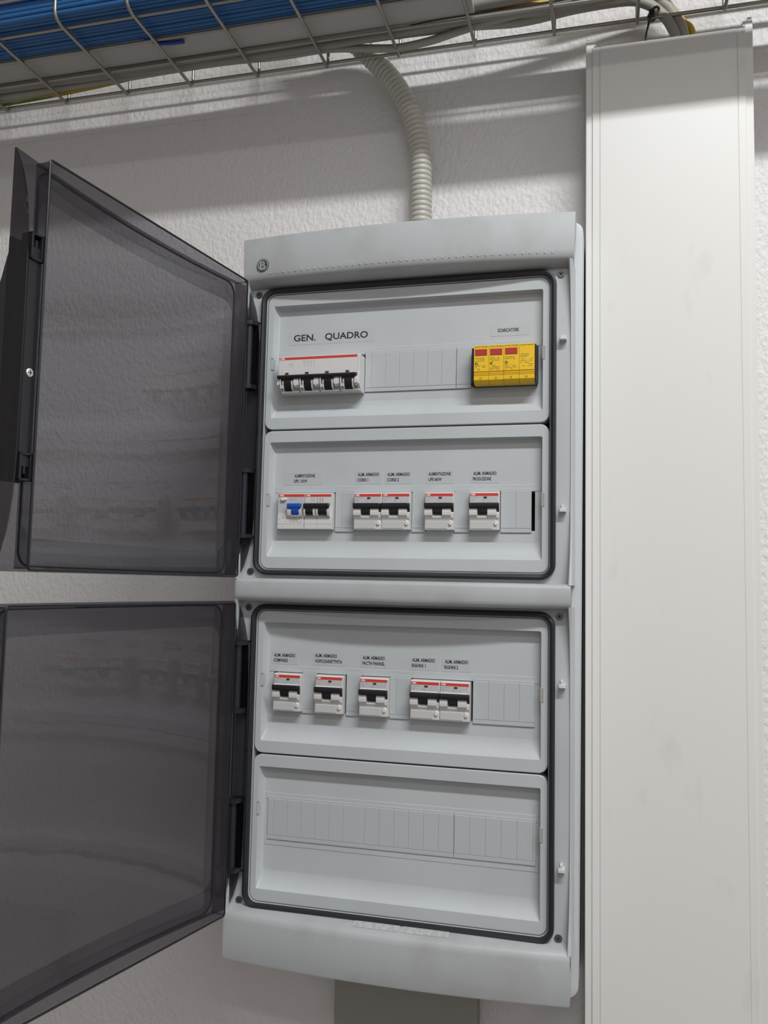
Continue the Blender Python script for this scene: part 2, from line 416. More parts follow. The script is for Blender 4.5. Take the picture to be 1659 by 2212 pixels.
d4 = [-149.6 + 17.45 * i for i in range(6)] + [-36.3 + 17.45 * i for i in range(6)]
blanks(3, -156.6, 68.6, d4); blanks(3, 69.0, 160.5, [69.0 + 17.6 * i for i in range(1, 6)])

def sticker(k, lines, pad=(5, 3.2), wide=None, small=True):
    """adhesive tape label with printed lines: (text, x0, x1, baseline z, cap height)"""
    mb = MB(); x0 = min(l[1] for l in lines) - pad[0] * .5; x1 = max(l[2] for l in lines) + pad[0] * .7
    if wide: x0, x1 = wide
    z0 = min(l[3] for l in lines) - pad[1]; z1 = max(l[3] + l[4] for l in lines) + pad[1] * .8
    mb.box(x0, x1, FL - .22, FL, z0, z1, c=.08)
    for t, a, b_, zb_, cap in lines: mb.text(t, a, b_, zb_, cap, FL - .32, 1, bold=.03 if small else .02)
    mb.build('printed_label', ['tape', 'ink'], covers[k], ((x0 + x1) / 2, FL, (z0 + z1) / 2))
sticker(0, [('GEN.', -142, -113.2, 309, 8.3), ('QUADRO', -101, -45.8, 309.2, 8.3)], pad=(12, 5), small=False)
sticker(0, [('SCARICATORE', 112.8, 137.2, 306.8, 4.1)], wide=(104, 150), pad=(8, 5))
H = 3.9
sticker(1, [('ALIMENTAZIONE', -135.7, -109, 137.9, H), ('UPS 11KW', -136.3, -119, 131.4, H)], wide=(-150, -100))
sticker(1, [('ALIM. ARMADIO', -54.6, -27.9, 138.6, H), ('CORSI 1', -54.8, -41.4, 132.0, H)])
sticker(1, [('ALIM. ARMADIO', -17.6, 9.8, 138.3, H), ('CORSI 2', -17.6, -3.4, 131.8, H)])
sticker(1, [('ALIMENTAZIONE', 32.6, 59.2, 138.2, H), ('UPS 6KW', 32.6, 48.6, 131.7, H)])
sticker(1, [('ALIM. ARMADIO', 85.9, 112.8, 138.2, H), ('PRODUZIONE', 85.4, 106.6, 131.8, H)])
H = 4.0
sticker(2, [('ALIM. ARMADIO', -155.3, -128, -80.9, H), ('COMPAREX', -155.6, -136.9, -87.0, H)])
sticker(2, [('ALIM. ARMADIO', -102.7, -75, -79.4, H), ('VOIP/CONNETTIVITA', -102.7, -68.5, -86.0, H)])
sticker(2, [('ALIM. ARMADIO', -43.1, -16.2, -79.6, H), ('PACTH PANNEL', -43.3, -16, -86.0, H)])
sticker(2, [('ALIM. ARMADIO', 16.8, 43.9, -79.7, H), ('RIGHINI 1', 16.5, 32.8, -86.1, H)])
sticker(2, [('ALIM. ARMADIO', 55.4, 82.4, -80.0, H), ('RIGHINI 2', 55.0, 71.0, -86.4, H)])

# hinges --------------------------------------------------------------------
for zc in (288, 104, -104.5, -289.5):
    h = MB(); L = 40
    h.box(-198, -180.5, -3.5, 2, zc - L, zc + L, 0, c=.6)
    h.box(-181.6, -180.2, -8, 0, zc - L, zc + L, 2, c=.3)
    h.prism_z([(-198, -1), (-197, -16), (-192, -20), (-186, -18), (-181, -8), (-180.5, -1)], zc + L - 2.5, zc + L + 2.5, 1)
    h.prism_z([(-198, -1), (-197, -16), (-192, -20), (-186, -18), (-181, -8), (-180.5, -1)], zc - L - 2.5, zc - L + 2.5, 1)
    h.tube([(-193, -12, zc - L), (-193, -12, zc + L)], 5.0, 14, 0)
    h.box(-192, -189, -12, -2, zc - L, zc + L, 0, c=.5)
    for dz in (-24, 24): h.disc(-185.0, zc + dz, 3.4, -4.2, -3, 18, 1)
    h.build('hinge', ['hinge', 'black', 'screw'], board, (-190, 0, zc), smooth=35)

# smoked doors --------------------------------------------------------------
HX, HY = -184, -8
def door(name, v0, v1, theta, latch=True, label=None, scuffs=()):
    """local axes: x = width u, -y = outward w, z"""
    vm = (v0 + v1) / 2
    o = MB()
    def wf(u): return 15 + 13 * (1 - ((u - 186) / 186.0) ** 2)
    U = [372 * i / 30 for i in range(31)]
    # curved outer face (2 mm thick)
    o.slab([[(u, -wf(u), v0 - vm), (u, -wf(u), v1 - vm)] for u in U], (0, 1.8, 0), 0)
    # perimeter wall, a closed ring of slabs following the bowed face
    def wall_h(v, t):
        R = []
        us = [26 + 320 * i / 24 for i in range(25)]
        o.slab([[(u, 0.0, v), (u, -wf(u) + 1.8, v)] for u in us], (0, 0, t), 1)
    a, c = v0 + 2.5 - vm, v1 - 2.5 - vm
    wall_h(a, 1.6); wall_h(c - 1.6, 1.6)
    for u in (26, 344.4): o.slab([[(u, 0, a), (u, -wf(u) + 1.8, a)], [(u, 0, c), (u, -wf(u) + 1.8, c)]], (1.6, 0, 0), 1)
    # rolled lip on the near edge of the perimeter wall
    rim = rr(25.2, 346.8, a - .8, c + .8, 3, 5)
    o.tube([(x, 0.0, z) for x, z in rim], 1.1, 6, 2, closed=True)
    # dark seam where the wall meets the face
    seam = [(x, z) for x, z in rr(29.2, 343, a + 2.6, c - 2.6, 14, 8)]
    dense = []
    for i in range(len(seam)):
        p, q = seam[i], seam[(i + 1) % len(seam)]; k = 12 if abs(p[0] - q[0]) > 60 else 1
        for j in range(k): dense.append((p[0] + (q[0] - p[0]) * j / k, p[1] + (q[1] - p[1]) * j / k))
    o.tube([(x, -wf(x) + 2.6, z) for x, z in dense], 1.0, 6, 2, closed=True)
    # inner reinforcement band around the clear pane
    outer = rr(29, 343.2, a + 2.4, c - 2.4, 14, 8); inner = rr(31.5, 341, a + 27, c - 27, 17, 8)
    def dn(L):
        out = []
        for i in range(len(L)):
            p, q = L[i], L[(i + 1) % len(L)]; k = 12 if i in (8, 26) else 1
            for j in range(k): out.append((p[0] + (q[0] - p[0]) * j / k, p[1] + (q[1] - p[1]) * j / k))
        return out
    A, B = dn(outer), dn(inner)
    o.rings([[(x, -wf(x) + y, z) for x, z in L] for L, y in ((A, 2.2), (A, 3.2), (B, 3.2), (B, 2.2))], 1, cap=(False, False))
    # lens-shaped side skirts
    for u, tk in ((0, 1.8), (370.2, 1.8)):
        g = []
        for i in range(25):
            v = v0 + (v1 - v0) * i / 24; sx = (v - vm) / ((v1 - v0) / 2)
            g.append([(u, -(-6 + 20.5 * abs(sx) ** 5), v - vm), (u, -wf(u), v - vm)])
        o.slab(g, (tk, 0, 0), 3)
    for ua, ub, v, sag, rs in scuffs:
        L = []
        for i in range(19):
            t_ = i / 18; u = ua + (ub - ua) * t_
            L.append((u, -wf(u) + 1.9, v - vm + sag * (4 * t_ * (1 - t_)) + .25 * math.sin(9 * t_)))
        o.tube(L, [rs * (.35 + .65 * math.sin(PI * min(1, max(0, i / 18)))) for i in range(19)], 5, 4)
    d = o.build(name, ['smoke', 'smoke2', 'black', 'smoke3', 'scuff'], board, (HX, HY, vm), local=True, smooth=35)
    d.rotation_euler = (0, 0, -math.radians(theta))
    if label: d['label'] = label
    def sub(mb, nm, mts, loc, **k):
        q = mb.build(nm, mts, None, loc, **k)
        q.parent = d; q.location = Vector(loc) / 1000; return q
    # latch strip on the free edge
    dz = 197 - 195 if latch else 0
    s = MB(); zt_, zb_ = 305 - 195, 90 - 195
    s.box(346.5, 360.5, -14, -3.5, zb_ + 12, zt_ - 12, 0, c=1)
    for zz0, zz1 in ((zt_ - 24, zt_), (zb_, zb_ + 24)):
        s.box(346.5, 349, -14, -1.5, zz0, zz1, 0); s.box(358, 360.5, -14, -1.5, zz0, zz1, 0)
        s.box(346.5, 360.5, -14, -1.5, zz1 - 2, zz1, 0); s.box(346.5, 360.5, -14, -1.5, zz0, zz0 + 2, 0); s.box(349, 358, -14, -10, zz0, zz1, 1)
        s.box(351, 354, -12, -4, zz0 + 6, zz1 - 5, 1)
    sub(s, 'latch_strip', ['handle', 'black'], (353.5, -8, 0), bevel=.4)
    s = MB(); prof = [(-16, -106), (-17, 92), (-24, 68), (-34, 44), (-38, 10), (-38, -44), (-34, -50), (-24, -54)]
    s.rings([[(345, y, z) for y, z in prof], [(371, y, z) for y, z in prof]], 0)
    s.box(346, 371, -17.5, -14, -106, 104, 0)
    sub(s, 'door_handle', ['handle'], (358, -25, 0), bevel=1.5)
    s = MB(); y = -3.4; x = 353.5; z = 183 - 195
    s.disc(x, z, 3.6, -y * -1 - .0, y + 1.2, 20) if False else s.rings([[(x + r * math.cos(2 * PI * i / 20), yy, z + r * math.sin(2 * PI * i / 20)) for i in range(20)] for r, yy in ((3.8, -4), (3.8, -2.9), (3.0, -2.4))])
    s.box(x - 2.2, x + 2.2, -2.6, -2.2, z - .4, z + .4, 1); s.box(x - .4, x + .4, -2.6, -2.2, z - 2.2, z + 2.2, 1)
    sub(s, 'screw', ['screwlt', 'slot'], (x, -3, z))
    return d
door('smoked_door', 13.5, 376.5, 98.5)
door('smoked_door', -376.0, -14.5, 102.3, latch=False)

# ------------------------------------------------------------------ breakers
def shal(y): return y if y > -1 else -1 + (y + 1) * .45
def micro(mb, x0, x1, z0, z1, y, mi, n=3, dens=.6):
    for k in range(n):
        z = z1 - (k + .5) * (z1 - z0) / n; x = x0
        while x < x1 - 1:
            L = random.uniform(.8, 3)
            if random.random() < dens: mb.add([(x, y, z - .25), (min(x + L, x1), y, z - .25), (min(x + L, x1), y, z + .25), (x, y, z + .25)], [(0, 1, 2, 3)], mi)
            x += L + .5
def two_pole(x0, z0, label, group='double-width circuit breakers with black toggles and test buttons'):
    t = empty('circuit_breaker', (x0, FL, z0), label, 'circuit breaker', group)
    def B(mb, nm, mts, **k): return mb.build(nm, mts, t, (x0, 0, z0), **k)
    X = lambda v: x0 + v
    Zz = lambda v: z0 + v
    w = 34.2
    b = MB()
    sec = [(30, 0), (-.4, 0), (-.8, 1), (-.8, 10.6), (-2.2, 12.4), (-6, 15.0), (-9.6, 17), (-10.2, 20), (-9.6, 23.6), (-8, 24.6), (-2, 24.8), (-2, 31), (0, 32), (0, 42.6), (1.4, 44.2), (30, 44.2)]
    S = lambda L: [(shal(y), Zz(z)) for y, z in L]
    b.prism_x(S(sec), X(.3), X(9.6)); b.prism_x(S(sec), X(21.2), X(31.4))
    low = [(30, 0), (-.4, 0), (-.8, 1), (-.8, 10.6), (-2.2, 12.4), (-4.6, 14.2), (-4.6, 17), (-2, 17), (-2, 31), (0, 32), (0, 42.6), (1.4, 44.2), (30, 44.2)]
    b.prism_x(S(low), X(9.6), X(21.2))
    sid = [(30, 0), (-.4, 0), (-.8, 1), (-.8, 11), (-5, 14), (-6, 19), (-1, 26), (0, 32), (0, 42.6), (1.4, 44.2), (30, 44.2)]
    b.prism_x(S(sid), X(31.4), X(w))
    B(b, 'housing', 'devwhite', bevel=.25)
    r = MB().box(X(.5), X(33), -.25, .3, Zz(39.4), Zz(42.5)); r.text('ABB', X(1.2), X(6.6), Zz(40.1), 1.8, -.32, 1, bold=.05)
    B(r, 'red_stripe', ['red', 'white'])
    p = MB().box(X(.6), X(32.6), -.12, .2, Zz(32.2), Zz(38.9)); micro(p, X(2), X(10), Zz(33), Zz(38.5), -.18, 1, 4); micro(p, X(12), X(24), Zz(32.8), Zz(35), -.18, 1, 2, .4)
    B(p, 'rating_print', ['devgrey', 'inkgrey'])
    B(MB().box(X(16.2), X(20), -.5, .2, Zz(36.5), Zz(38.6)), 'status_window', 'darkred')
    g = MB(); tp = [(-3, 31), (-14, 31.2), (-15.4, 29.6), (-15.4, 27), (-14, 25.2), (-9, 24.9), (-3, 25.2)]
    g.prism_x(S(tp), X(.3), X(33.0))
    g.prism_x(S([(-2.5, 17.6), (-7.6, 17.6), (-10.4, 20.5), (-12.5, 26), (-2.5, 27)]), X(10.6), X(21.0))
    g.prism_x(S([(-2, 22), (-2.6, 19.8), (-7, 21.5), (-14, 27), (-14, 31), (-4, 31), (-2, 29)]), X(32.2), X(34.4))
    B(g, 'toggle', 'black', bevel=.5)
    lp = MB().box(X(1.2), X(26.8), -1.3, -.6, Zz(1.4), Zz(10.2), c=.25); B(lp, 'lower_label_panel', 'devlow')
    tb = MB(); tb.rings([[(X(30.6) + 2.1 * math.cos(2 * PI * i / 18) * s_, yy, Zz(8.0) + 2.9 * math.sin(2 * PI * i / 18) * s_) for i in range(18)] for yy, s_ in ((-.6, 1), (-2.4, 1), (-3.0, .8))])
    tb.text('T', X(29.9), X(31.4), Zz(7), 1.9, -3.1, 1)
    B(tb, 'test_button', ['button', 'inkgrey'], smooth=40)
    return t
Z2, Z3 = 73.3, -143.9
first = two_pole(-55.3, Z2, 'circuit breaker under the label ALIM. ARMADIO CORSI 1, left one of a touching pair')
def clone(x0, z0, label):
    c = copy_tree(first); c.location = (x0 / 1000, FL / 1000, (z0 + Z0) / 1000); c['label'] = label
for x0, z0, lb in ((-20.9, Z2, 'circuit breaker under the label ALIM. ARMADIO CORSI 2, right one of a touching pair'),
                   (31.0, Z2, 'circuit breaker under the label ALIMENTAZIONE UPS 6KW, standing alone in the second row'),
                   (83.4, Z2, 'circuit breaker under the label ALIM. ARMADIO PRODUZIONE, last on the right of second row'),
                   (-150.6, Z3, 'circuit breaker at the left end of the third row, nearest the gasket'),
                   (-97.9, Z3, 'circuit breaker under the label VOIP/CONNETTIVITA in the third row'),
                   (-43.2, Z3, 'circuit breaker under the label PACTH PANNEL, middle of the third row'),
                   (17.8, Z3, 'left one of the two touching circuit breakers in the third row'),
                   (52.2, Z3, 'right one of the two touching circuit breakers in the third row, beside blank modules')):
    clone(x0, z0, lb)

# main four-pole breaker
x0, z0 = -151.4, 238.0
t = empty('main_breaker', (x0, FL, z0), 'big four-pole main breaker with long black toggle bar under GEN. QUADRO', 'circuit breaker')
def B(mb, nm, mts, **k): return mb.build(nm, mts, t, (x0, 0, z0), **k)
fy = -13; w = 102.6
S = lambda L: [(y, z0 + z) for y, z in L]
b = MB()
b.prism_x(S([(30, 3), (-2, 1.5), (-6, 3), (-6, 21), (fy, 22), (fy, 44.4), (fy + 1.5, 45.6), (30, 45.6)]), x0, x0 + w)
b.prism_x(S([(10, 1), (-3, 1), (-9, 4.5), (-13.5, 9), (-14, 19), (fy - .3, 24), (fy - .3, 44.6), (0, 45.8), (10, 45.8)]), x0 + w - 2.6, x0 + w + .25)
pp = 25.7
ck = [(-4, 2), (-9, 2.6), (-13.5, 6), (-15.5, 12), (-15.5, 17.5), (-13, 20), (-4, 20)]
for i in range(4):
    a = x0 + pp * i
    b.prism_x(S(ck), a + 2.0, a + 3.6); b.prism_x(S([(q[0] + 1.2, q[1]) for q in ck]), a + 5.2, a + 7.2)
    b.prism_x(S([(q[0] + 1.0, q[1]) for q in ck]), a + 16.6, a + 18.6)
    b.prism_x(S([(-4, 2), (-8, 2.6), (-9, 4), (-9, 6), (-4, 7)]), a + 3.6, a + 5.2)
    b.prism_x(S([(-4, 6.5), (-11.5, 7), (-15.2, 9.5), (-15.6, 14), (-14.5, 18), (-4, 20)]), a + 19.8, a + 26.4 if i < 3 else a + 24.5)
    b.prism_x(S([(-4, 0.6), (-8.5, 1.2), (-9.5, 2.6), (-8, 4), (-4, 4)]), a + 2, a + 25.6 if i < 3 else a + 25)
b.prism_x(S([(-4, 6.5), (-11.5, 8), (-14.6, 10.5), (-14.6, 14), (-13.5, 17), (-4, 19)]), x0 - 1.6, x0 + 1.2)
B(b, 'housing', 'devwhite', bevel=.35)
ho = MB()
for i in range(4):
    a = x0 + pp * i
    ho.box(a + 3.7, a + 5.2, -9.6, -9.0, z0 + 4, z0 + 5.6); ho.box(a + 3.0, a + 5.6, -15.0, -13.2, z0 + 6.0, z0 + 9.5)
    if i < 3: ho.disc(a + 23.1, z0 + 9.0, 1.0, -15.8, -14.6, 12); ho.box(a + 22.3, a + 23.9, -15.5, -14.0, z0 + 16.2, z0 + 18.0)
B(ho, 'screw_holes', 'devlow')
r = MB().box(x0 + .4, x0 + w - 3, fy - .25, fy + .3, z0 + 41.4, z0 + 44.4); r.text('ABB', x0 + 1.2, x0 + 7.6, z0 + 42, 1.9, fy - .32, 1, bold=.05); B(r, 'red_stripe', ['red', 'white'])
p = MB().box(x0 + .5, x0 + w - 3.4, fy - .1, fy + .2, z0 + 22.4, z0 + 41.2)
micro(p, x0 + 12, x0 + 19, z0 + 33, z0 + 39.5, fy - .16, 1, 4, .8); micro(p, x0 + 3, x0 + 5.2, z0 + 22.8, z0 + 30, fy - .16, 1, 3, 1)
for i in range(4):   # four small switch symbols
    a = x0 + 32.5 + i * 4.2
    for q in ([(a - 1.6, 39.3), (a + .6, 39.3)], [(a + .6, 39.3), (a + 1, 37)], [(a + 1, 37), (a - .6, 36.8)], [(a - .4, 36.6), (a + 1.2, 33.2)], [(a + 1.2, 33.2), (a + 1.2, 31.4)]):
        (xa, za), (xb, zb_) = q; dx, dz = xb - xa, zb_ - za; L = math.hypot(dx, dz); nx, nz = -dz / L * .2, dx / L * .2
        p.add([(xa + nx, fy - .16, z0 + za + nz), (xb + nx, fy - .16, z0 + zb_ + nz), (xb - nx, fy - .16, z0 + zb_ - nz), (xa - nx, fy - .16, z0 + za - nz)], [(0, 1, 2, 3)], 1)
for i in range(1, 8): p.box(x0 + i * 12.8 - .08, x0 + i * 12.8 + .08, fy - .14, fy, z0 + 22.5, z0 + 41, 2)
B(p, 'rating_print', ['devwhite', 'inkgrey', 'devlow'])
for i in range(4): B(MB().box(x0 + 8.4 + pp * i, x0 + 12.8 + pp * i, fy - .5, fy, z0 + 23.2, z0 + 25.4), 'status_window', 'darkred')
g = MB()
g.prism_x(S([(-8, 17.4), (-16.6, 17.6), (-18.4, 18.9), (-18.4, 20.7), (-17, 21.8), (-8, 22.0)]), x0 - .4, x0 + w - 3)
for i in range(4):
    a = x0 + pp * i
    g.prism_x(S([(-4, 4.2), (-11, 4.4), (-13.2, 7.5), (-15, 12), (-15.8, 18), (-4, 19)]), a + 7.4, a + 16.4)
    g.prism_x(S([(-6, 15.4), (-15.6, 15.6), (-16, 18), (-6, 18)]), a + 5.0, a + 19.4)
B(g, 'toggle', 'black', bevel=.6)

# residual current block with blue toggle + two-pole breaker beside it
def small_body(b, x0, w, zz, slots):
    S = lambda L: [(shal(y), zz + z) for y, z in L]
    b.prism_x(S([(30, 0), (-.3, 0), (-.8, .8), (-.8, 5.6), (-.3, 5.8), (-.3, 6.2), (-.8, 6.4), (0, 20), (0, 42.8), (1.2, 44), (30, 44)]), x0, x0 + w)
    for a, c in slots:
        b.prism_x(S([(0, 14.6), (-4, 14.6), (-8.5, 17), (-11, 21), (-11, 24), (-7, 27.5), (0, 28)]), x0 + a, x0 + c)
x0, z0 = -152.2, Z2
t = empty('residual_current_block', (x0, FL, z0), 'white residual current unit with a blue toggle and an oval test button', 'circuit breaker')
b = MB(); small_body(b, x0, 34.0, z0, [(13.8, 19.2), (28.9, 32.2)])
b.prism_x([(0, z0 + 14), (-2.5, z0 + 14.4), (-4.2, z0 + 16), (-4.2, z0 + 17.4), (0, z0 + 17)], x0 + 18.8, x0 + 29.4)
B(b, 'housing', 'devwhite', bevel=.3)
r = MB().box(x0 + .4, x0 + 33.8, -.25, .3, z0 + 39.6, z0 + 42.8); r.text('ABB', x0 + 1.4, x0 + 7.4, z0 + 40.3, 1.8, -.32, 1, bold=.05); B(r, 'red_stripe', ['red', 'white'])
p = MB().box(x0 + .6, x0 + 33.2, -.1, .2, z0 + 20.5, z0 + 39.2); micro(p, x0 + 14, x0 + 24, z0 + 34, z0 + 39, -.16, 1, 3, .8); micro(p, x0 + 2, x0 + 9, z0 + 21, z0 + 32, -.16, 1, 5, .35)
micro(p, x0 + 2, x0 + 12, z0 + 8, z0 + 18, -.7, 1, 4, .3); micro(p, x0 + 15, x0 + 31, z0 + 8, z0 + 11, -.85, 1, 2, .8)
B(p, 'rating_print', ['devgrey', 'inkgrey'])
g = MB(); S = lambda L: [(shal(y), z0 + z) for y, z in L]
g.prism_x(S([(-3, 24.6), (-14, 24.8), (-16, 27), (-16, 29.4), (-14.6, 31), (-3, 31.2)]), x0 + 14.0, x0 + 31.6); g.prism_x(S([(-1, 16.6), (-9.5, 17), (-13, 21), (-14, 26), (-1, 27)]), x0 + 19.4, x0 + 28.8)
B(g, 'toggle', 'blue', bevel=.7)
q = MB(); q.rings([[(x0 + 7.6 + 3.9 * s_ * math.cos(2 * PI * i / 20), yy, z0 + 36.6 + 2.1 * s_ * math.sin(2 * PI * i / 20)) for i in range(20)] for yy, s_ in ((0, 1), (-2.4, 1), (-3.2, .8))]); B(q, 'test_button', 'button', smooth=40)
x0 = -117.6
t = empty('circuit_breaker', (x0, FL, z0), 'two-pole breaker with black toggle joined to the unit with the blue toggle', 'circuit breaker')
b = MB(); small_body(b, x0, 35.2, z0, [(.4, 2.6), (12, 14.8), (16, 18.6), (29.8, 32.8)])
B(b, 'housing', 'devwhite', bevel=.3)
r = MB().box(x0 + .6, x0 + 33.4, -.25, .3, z0 + 39.6, z0 + 42.6); r.text('ABB', x0 + 1.6, x0 + 7.0, z0 + 40.2, 1.8, -.32, 1, bold=.05); B(r, 'red_stripe', ['red', 'white'])
p = MB().box(x0 + .6, x0 + 33.2, -.1, .2, z0 + 32, z0 + 39.3); micro(p, x0 + 8, x0 + 13, z0 + 34, z0 + 39, -.16, 1, 4, .9)
for a in (19.4, 22.6):
    p.box(x0 + a - .2, x0 + a + .2, -.2, 0, z0 + 32.2, z0 + 38.6, 2); p.box(x0 + a - 1, x0 + a, -.2, 0, z0 + 36.4, z0 + 36.8, 2)
p.box(x0 + 16.6, x0 + 16.8, -.9, 0, z0 + .4, z0 + 39, 1)
B(p, 'rating_print', ['devwhite', 'inkgrey', 'ink'])
g = MB(); g.prism_x(S([(-3, 24.8), (-14, 25), (-16, 27), (-16, 29.4), (-14.6, 31), (-3, 31.2)]), x0 + .2, x0 + 32.6)
for a, c in ((2.9, 12.2), (18.9, 29.8)): g.prism_x(S([(-1, 17), (-9.5, 17.4), (-13, 21), (-14, 26), (-1, 27)]), x0 + a, x0 + c)
B(g, 'toggle', 'black', bevel=.8)

# yellow surge arrester
x0, z0 = 88.6, 240.4
t = empty('surge_arrester', (x0, FL, z0), 'yellow four-module surge arrester with three red windows under SCARICATORE', 'surge arrester')
def B(mb, nm, mts, **k): return mb.build(nm, mts, t, (x0, 0, z0), **k)
b = MB().box(x0 - 3.6, x0 + 70.8, -1, 30, z0 + .6, z0 + 45.4, c=.5); b.box(x0 - 3.0, x0 - .2, -9.5, 0, z0 + 3, z0 + 43); b.box(x0 + 69.4, x0 + 70.6, -12.5, 0, z0 + 1, z0 + 44)  # black base widened; its edges stand in for the opening's dark gap
B(b, 'base', 'black')
S = lambda L: [(y, z0 + z) for y, z in L]
for i in range(4):
    a = x0 + 17.3 * i; fy = -14.0 + (0, .2, -.5, -.3)[i]
    m = MB()
    m.prism_x(S([(2, .4), (-9, .4), (fy + 2, 2.4), (fy + .4, 4.4), (fy + .2, 9.2), (fy + 1.0, 9.4), (fy + 1.0, 9.9), (fy + .2, 10.1), (fy + .2, 11), (fy + 1, 11.2), (fy + 1, 11.7), (fy + .2, 11.9), (fy + .2, 13.0), (fy + 1.4, 13.3), (fy + 1.4, 14.0), (fy, 14.3), (fy, 43.8), (fy + 1, 44.8), (2, 44.8)]), a + .12, a + 17.1)
    y = fy - .1
    m.text('CON.TRADE', a + .8, a + 16.0, z0 + 42.2, 1.5, y, 1, bold=.02)
    m.text('CE', a + 6.6, a + 9.4, z0 + 5.2, 2.2, fy + .2 - .12, 1)
    if i < 3:
        micro(m, a + 1.2, a + 12.5, z0 + 25.5, z0 + 30.6, y, 1, 3, .95); micro(m, a + 1.2, a + 5, z0 + 21.6, z0 + 25.2, y, 1, 5, 1)
        micro(m, a + 1.2, a + 14, z0 + 15, z0 + 21.4, y, 1, 4, .6)
    else:
        micro(m, a + 1.4, a + 11.5, z0 + 28.5, z0 + 33.4, y, 1, 3, .95); micro(m, a + 1.4, a + 15, z0 + 17.5, z0 + 28, y, 1, 5, .55)
    mo = B(m, 'plug_module', ['yellow', 'inkbrown'])
    if i < 3:
        r = MB().box(a + 1.3, a + 15.2, fy - .5, fy, z0 + 32.6, z0 + 40.2, c=.3); r.build('red_window', 'flagred', mo, (a + 8, fy, z0 + 36))

# ------------------------------------------------------------------ trunking at the right
t = empty('wall_trunking', (307, WY, -1600), 'wide white vertical cable trunking on the wall right of the board', 'cable trunking')
zt, zb, dy = 671, -1590, 50
b = MB()
for x0_, x1_ in ((211.9, 221.5), (393, 402.2)):
    b.box(x0_, x1_, dy + 2.2, WY, zb, zt + 6, c=.8)
b.box(211.9, 402.2, WY - 4, WY, zb, zt + 6)
b.box(213.2, 223.8, dy + 2.6, dy + 16, zt, zt + 7); b.box(391.2, 401.6, dy + 2.6, dy + 16, zt, zt + 7)
b.box(213.8, 217.5, dy + 3.2, dy + 22, zt, zt + 9.5); b.box(396.5, 401.2, dy + 3.2, dy + 22, zt, zt + 11)
b.build('trunking_base', 'ductbase', t, (307, WY, -500), bevel=.5)
l = MB()
prof = [(219.6, 5), (219.6, 1.4), (220.4, .6), (227.6, .6), (228.1, 1.3), (228.6, 1.3), (229.1, .2), (383.9, .2), (384.4, 1.3), (384.9, 1.3), (385.4, .6), (393.2, .6), (394.0, 1.4), (394.0, 5)]
l.prism_z([(x, y + dy) for x, y in prof], zb, zt - 3); l.build('trunking_lid', 'duct', t, (307, dy, -500))

# flat box below the board
t = tag(MB().box(-91, 87, 82, WY, -536, -380, c=2).build('junction_box', 'box', loc=(-2, WY, -470), bevel=.8), 'flat grey-green wall box half hidden beneath the board', 'box')

# ------------------------------------------------------------------ corrugated conduit
ctr = smoothpath([(3, 76, 420), (3, 78, 489), (2, 79, 530), (0, 80, 574), (-13, 80, 627), (-31, 80, 664), (-51, 80, 693), (-73, 76, 717), (-99, 58, 737), (-122, 34, 750), (-136, 6, 772), (-142, -14, 806), (-144, -18, 880), (-144, -18, 1200)], 40)
# resample evenly
acc = [0]
for a, c in zip(ctr, ctr[1:]): acc.append(acc[-1] + (Vector(a) - Vector(c)).length)
pts, rad, sdist, i = [], [], 0.0, 0
while sdist < acc[-1] - .1:
    while acc[i + 1] < sdist: i += 1
    tt = (sdist - acc[i]) / (acc[i + 1] - acc[i]); pts.append(tuple(Vector(ctr[i]).lerp(Vector(ctr[i + 1]), tt)))
    ph = (sdist / 7.0) % 1.0; rad.append(12.1 + 1.9 * math.sqrt(max(0, math.sin(PI * ph)))); sdist += .875
cd = MB().tube(pts, rad, 24)
tag(cd.build('corrugated_conduit', 'conduit', loc=(3, 78, 440), smooth=60), 'grey corrugated conduit curving from the board top up into the tray', 'conduit')

# ------------------------------------------------------------------ wire mesh tray
ZT = 704
t = empty('cable_tray', (0, WY, ZT), 'galvanised wire mesh cable tray running along the top of the wall', 'cable tray')
XA, XB = -1499, 1899
for y, z, r in ((62, ZT, 2.3), (14, ZT, 2.0), (-35, ZT, 2.0), (-82, ZT, 2.0), (-108, ZT + 28, 2.0), (-108, ZT + 58, 2.0), (64.5, ZT + 24, 2.0), (64.5, ZT + 49, 2.2)):
    MB().tube([(XA, y, z), (XB, y, z)], r, 8).build('lengthwise_wire', 'wire', t, (0, y, z), smooth=60)
cross = [(66.5, ZT - 4), (66.5, ZT + 60)]
path0 = [(0, 67, ZT + 58), (0, 67, ZT + 6), (0, 66.2, ZT - 1.5), (0, 62, ZT - 4.2), (0, 55, ZT - 3.6), (0, -92, ZT - 3.6), (0, -100, ZT - 1.5), (0, -104.5, ZT + 4), (0, -105.5, ZT + 10), (0, -105.5, ZT + 62)]
proto = None
k = -9
while True:
    x = 73 + 100 * k
    if x > 1850: break
    if proto is None: proto = MB().tube(path0, 2.2, 8).build('crosswise_wire', 'wire', t, (x, 0, ZT), local=False, smooth=60)
    if proto is not None and k == -9:
        me = proto.data
        me.transform(Matrix.Translation((x / 1000, 0, 0)))
    else:
        c = proto.copy(); C.objects.link(c); c.parent = t; c.location = proto.location + Vector(((x - (73 - 900)) / 1000, 0, 0))
    k += 1

